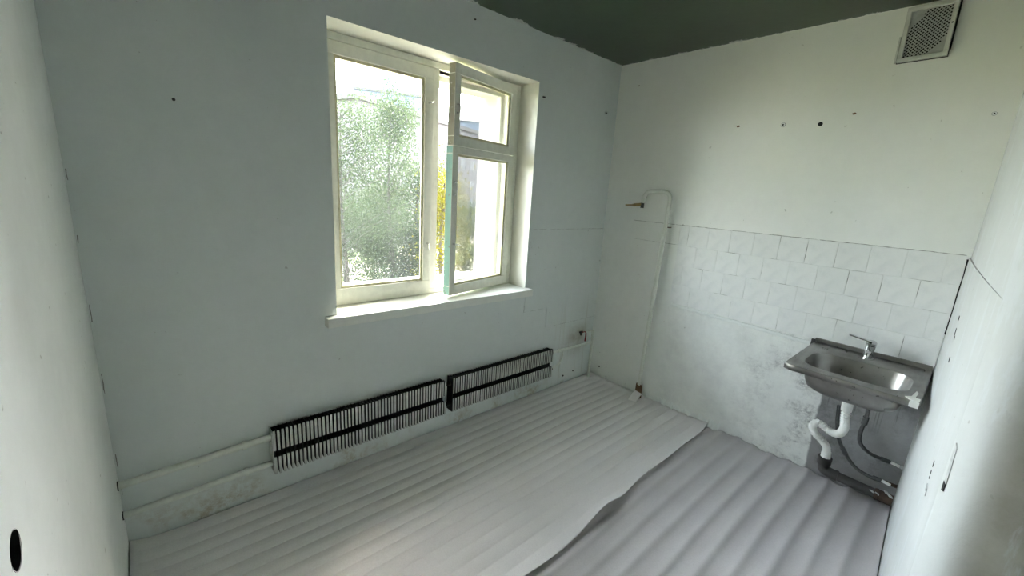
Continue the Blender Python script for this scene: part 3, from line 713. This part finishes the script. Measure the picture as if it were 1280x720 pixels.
# ------------------------------------------------------------------ ventilation grille
vg = tag(empty('vent_grille', (0, -1.838, 2.57)), 'white perforated ventilation grille high on sink wall under ceiling', 'vent')
VW, VH = 0.094, 0.128
def yz(bm, y0, y1, z0, z1, x0, x1): bm.box((x0, y0, z0), (x1, y1, z1))
for (y0, y1, z0, z1) in ((-VW, VW, VH-.020, VH), (-VW, VW, -VH, -VH+.020), (VW-.018, VW, -VH+.02, VH-.02), (-VW, -VW+.018, -VH+.02, VH-.02)):
    q = MB(); yz(q, y0, y1, z0, z1, -0.026, -0.004); q.build('frame_bar', M['vent'], vg, bevel=0.0025, smooth=40)
q = MB(); yz(q, -VW-.003, VW+.003, -VH-.003, VH+.003, -0.0045, -0.001); q.build('frame_shade', M['iron'], vg)  # dark border drawn as the shade around the frame edge
q = MB(); yz(q, VW+.004, VW+.012, -VH, 0.0, -0.012, -0.001); q.build('batten', M['vent'], vg, bevel=0.001)
q = MB(); yz(q, -VW-.007, -VW-.001, -VH+.03, VH, -0.010, -0.001); q.build('gap_shade', M['black'], vg)  # black strip in place of the shaded gap beside the frame
q = MB(); yz(q, -VW+.010, VW-.010, -VH+.012, VH-.012, -0.0065, -0.0045); q.build('duct_shade', M['black'], vg)  # black sheet behind the holes, the duct's darkness put into colour
# perforated plate: diagonal lattice of square holes, blank triangles in two corners
q = MB(); c = 0.0112; h = 0.0052; vs = []
u = Vector((0.7071, 0.7071)); v = Vector((-0.7071, 0.7071)); iw, ih = VW-.016, VH-.018
for i in range(-24, 25):
    for j in range(-24, 25):
        ce = u*c*i + v*c*j
        if abs(ce.x) > iw+.004 or abs(ce.y) > ih+.004: continue
        X = -0.014
        P4 = lambda s: [(X, (ce + u*a*s + v*bb*s).x, (ce + u*a*s + v*bb*s).y) for a, bb in ((-.5, -.5), (.5, -.5), (.5, .5), (-.5, .5))]
        # image left is +y here: blanks sit top-left and bottom-right
        dia = ce.x/iw + ce.y/ih
        if dia > 1.12 or dia < -1.22 or abs(ce.x) > iw-.006 or abs(ce.y) > ih-.006:
            q.add(P4(c), [(0, 1, 2, 3)])
        else:
            q.add(P4(c) + P4(h*1.3), [(k, (k+1) % 4, 4+(k+1) % 4, 4+k) for k in range(4)])
q.build('perforated_plate', M['vent_plate'], vg, recalc=False)
q = MB(); q.tube([(-0.0255, -VW+.009, 0.02), (-0.0275, -VW+.009, 0.02)], 0.004, 10); q.build('screw', M['iron'], vg)
vg.rotation_euler = (math.radians(-1.0), 0, 0)

# ------------------------------------------------------------------ small fixings left in the walls
def plug(y, z, r, filled):
    if filled:
        q = MB(); q.tube([(0.001, y, z), (-0.0012, y, z)], r*1.12, 16); q.build('drill_hole', M['iron'], ws)
        q = MB(); q.tube([(0.001, y, z), (-0.003, y, z)], r, 16); o = q.build('wall_plug', M['plaster'], ws, smooth=40)
        q = MB(); q.tube([(-0.002, y, z), (-0.0036, y, z)], r*.45, 12); q.build('plug_hole', M['black'], o)
    else:
        q = MB(); q.tube([(0.001, y, z), (-0.0012, y, z)], r, 16); q.build('drill_hole', M['black'], ws)
plug(-1.265, 2.17, 0.012, True); plug(-1.462, 2.161, 0.0125, False); plug(-2.152, 2.159, 0.008, True); plug(-0.12, 0.117, 0.008, False)
def nail(x, z, L=0.014, r=0.004, tilt=0.3):
    q = MB(); q.tube([(x, 0.001, z), (x, -L, z-L*tilt)], r, 8); q.build('nail', M['iron'], wb, smooth=40)
nail(-0.875, 2.317, 0.02, 0.006); nail(-0.15, 2.328); nail(-2.932, 1.933, 0.006, 0.006); nail(-1.487, 2.629); nail(-0.371, 0.075, 0.006, 0.008); nail(-0.236, 0.09, 0.006, 0.007)
def scar(y, z, w_, h_):
    q = MB(); q.prism([(y-w_, z), (y-w_*.3, z+h_), (y+w_, z+h_*.4), (y+w_*.6, z-h_), (y-w_*.5, z-h_*.8)], -0.001, 0.0005, axis=0); q.build('scar', M['cardboard'], ws)
scar(-0.186, 2.538, 0.004, 0.006); scar(-0.997, 2.179, 0.012, 0.006); scar(-1.614, 2.206, 0.010, 0.006)

# ------------------------------------------------------------------ outside
def far_mat(name, col, var=0.12, scale=0.6): return simple(name, col, 0.9, var=var, scale=scale)
M['grass'] = NT('lawn_and_path')
t = M['grass']
c = t.mix(t.ramp(t.noise(0.5, 5), 0.4, 0.6), (0.085, 0.105, 0.035), (0.13, 0.14, 0.06))
c = t.mix(t.ramp(t.noise(0.09, 3), 0.5, 0.55), c, (0.20, 0.18, 0.15)); M['grass'] = t.done(c, 0.9)
b = MB(); b.add([(-120, 2, -6.2), (220, 2, -6.2), (220, 260, -6.2), (-120, 260, -6.2)], [(0, 1, 2, 3)])
tag(b.build('ground', M['grass'], recalc=False), 'grassy yard far below the window', 'ground', kind='structure')
M['facade'] = far_mat('pale_brick_facade', (0.060, 0.055, 0.058))
M['facade2'] = far_mat('far_tower_facade', (0.070, 0.085, 0.108))
M['roof'] = far_mat('roof_edge', (0.042, 0.040, 0.039))
M['wpane'] = simple('far_window_glass', (0.03, 0.037, 0.045), 0.15, var=0.2, scale=2)
M['wframe'] = far_mat('far_window_frame', (0.10, 0.10, 0.10))
def building(name, label, A, ang, L, D, z0, z1, fac, cols, rows, pitch, fz, zoff, side=True):
    root = tag(empty(name, (A[0], A[1], z0)), label, 'building'); root.rotation_euler = (0, 0, ang)
    hh = z1-z0
    q = MB(); q.box((0, 0, 0), (L, D, hh)); q.build('walls', fac, root)
    q = MB(); q.box((-0.35, -0.35, hh-0.55), (L+.35, D+.35, hh)); q.build('roof_edge', M['roof'], root)
    wproto = None
    def wn(x, z):
        nonlocal wproto
        if wproto is None:
            f = MB(); ring(f, -0.06, 0.02, -0.62, 0.62, -0.67, 0.67, -0.75, 0.75, -0.8, 0.8); f.box((-0.05, -.05, -.67), (0.05, 0.02, .67))
            fo = f.build('window', M['wframe'], root); fo.location = (x, 0, z)
            p = MB(); p.box((-0.63, -0.012, -0.68), (0.63, 0.01, 0.68)); po = p.build('pane', M['wpane'], fo); wproto = (fo, po)
        else:
            fo = share(wproto[0], 'window', root, (x, 0, z)); share(wproto[1], 'pane', fo, (0, 0, 0))
    for i in range(cols):
        for j in range(rows): wn(1.9+i*pitch, zoff+j*fz)
    return root
ang = math.atan2(50.654-46.144, 26.642-16.248)
building('apartment_block', 'long pale five-storey apartment block behind the trees', (16.25, 46.14), ang, 48, 12, -6.2, 11.0, M['facade'], 16, 5, 2.9, 3.1, 2.2)
def polar(az, d): return (CAM.x + d*math.cos(math.radians(az)), CAM.y + d*math.sin(math.radians(az)))
tw = building('tower_block', 'taller bluish tower block rising behind the pale apartment block', polar(68.6, 112), math.radians(-24), 19, 14, -6.2, 23.2, M['facade2'], 6, 8, 2.9, 3.2, 4.0)
building('tower_block', 'small far tower block peeping over the roof, seen through top vent', polar(56.6, 150), math.radians(-34), 10, 12, -6.2, 24.0, M['facade2'], 3, 8, 3.0, 3.2, 4.0)
q = MB(); q.box((6.0, -0.2, 29.4), (10.0, 6, 32.2)); q.build('lift_house', M['facade2'], tw)

def leaf_mat(name, a, bcol):
    t = NT(name); t.t.nodes.remove(t.b)
    info = t.n('ShaderNodeNewGeometry')
    c = t.mix(info.outputs['Random Per Island'], a, bcol)
    d = t.n('ShaderNodeBsdfDiffuse'); t.put(d.inputs[0], c); tr_ = t.n('ShaderNodeBsdfTranslucent'); t.put(tr_.inputs[0], c)
    ms = t.n('ShaderNodeMixShader'); ms.inputs[0].default_value = 0.5
    t.t.links.new(d.outputs[0], ms.inputs[1]); t.t.links.new(tr_.outputs[0], ms.inputs[2]); t.t.links.new(ms.outputs[0], t.out.inputs['Surface'])
    return t.m
M['leafA'] = leaf_mat('birch_leaf', (0.022, 0.035, 0.017), (0.046, 0.058, 0.031))
M['leafB'] = leaf_mat('yellow_green_leaf', (0.065, 0.065, 0.006), (0.11, 0.10, 0.014))
M['bark'] = far_mat('bark', (0.055, 0.05, 0.045), 0.5, 4)
def tree(label, az, d, ztop, crown_h, rx, nleaf, lm, seed, size=0.11):
    R = random.Random(seed); x, y = polar(az, d); z0 = -6.2
    root = tag(empty('tree', (x, y, z0)), label, 'tree', 'trees in the yard')
    Ht = ztop - z0
    q = MB(); q.tube(spline([(0, 0, 0), (0.1, .05, Ht*.35), (-.05, .1, Ht*.7), (0, 0, Ht*.97)], 5), [0.16-0.145*i/15 for i in range(16)], 8); q.build('trunk', M['bark'], root, smooth=60)
    q = MB(); tips = []
    for i in range(70):
        t = R.random(); zb = Ht - crown_h*(1-t)*0.97; prof = math.sin(math.pi*min(1, (1-t)*0.88+0.05)**0.75)*rx + .10
        a = R.random()*6.283; ln = prof*(0.5+.5*R.random()); end = Vector((math.cos(a)*ln, math.sin(a)*ln, zb + ln*.25))
        q.tube(spline([(0, 0, zb-ln*.35), (end*.5).xy.to_3d()+Vector((0, 0, zb)), end], 3), [0.018-0.002*k for k in range(7)], 5)
        tips.append((end, ln))
    q.build('branches', M['bark'], root)
    q = MB()
    per = nleaf//len(tips)
    for end, ln in tips:
        for k in range(per):
            f = R.random()**.6
            p = Vector((end.x*f, end.y*f, end.z - (1-f)*ln*.5)) + Vector((R.gauss(0, .28), R.gauss(0, .28), R.gauss(-.15, .38)))
            n = Vector((R.gauss(0, 1), R.gauss(0, 1), R.gauss(.3, 1))).normalized(); a = n.orthogonal().normalized(); bb = n.cross(a)
            s = size*(0.6+.8*R.random())
            q.add([p-a*s*.5, p+bb*s*.38+n*s*.06, p+a*s*.6, p-bb*s*.38+n*s*.06], [(0, 1, 2, 3)])
    o = q.build('foliage', lm, root, recalc=False); o['kind'] = 'stuff'
    return root
tree('leafy birch seen at the left edge of the dusty pane', 70.2, 15.5, 4.1, 9.0, 2.2, 30000, M['leafA'], 1, 0.062)
tree('tall birch in the middle of the dusty pane', 64.4, 17, 4.5, 9.5, 2.3, 34000, M['leafA'], 2, 0.064)
tree('shorter birch at the right edge of the dusty pane', 60.9, 18, 2.6, 8.0, 1.9, 26000, M['leafA'], 3, 0.066)
tree('yellow-green tree seen through the gap beside the open sash', 57.6, 15, 2.0, 7.5, 1.0, 13000, M['leafB'], 4, 0.06)
tree('low tree seen through the open right sash', 54.6, 33, 0.2, 5.0, 2.3, 6000, M['leafA'], 5, 0.12)
tree('dark shrub-like tree behind the birches, below the block', 66.8, 24, 1.5, 7.0, 3.4, 24000, M['leafA'], 6, 0.09)
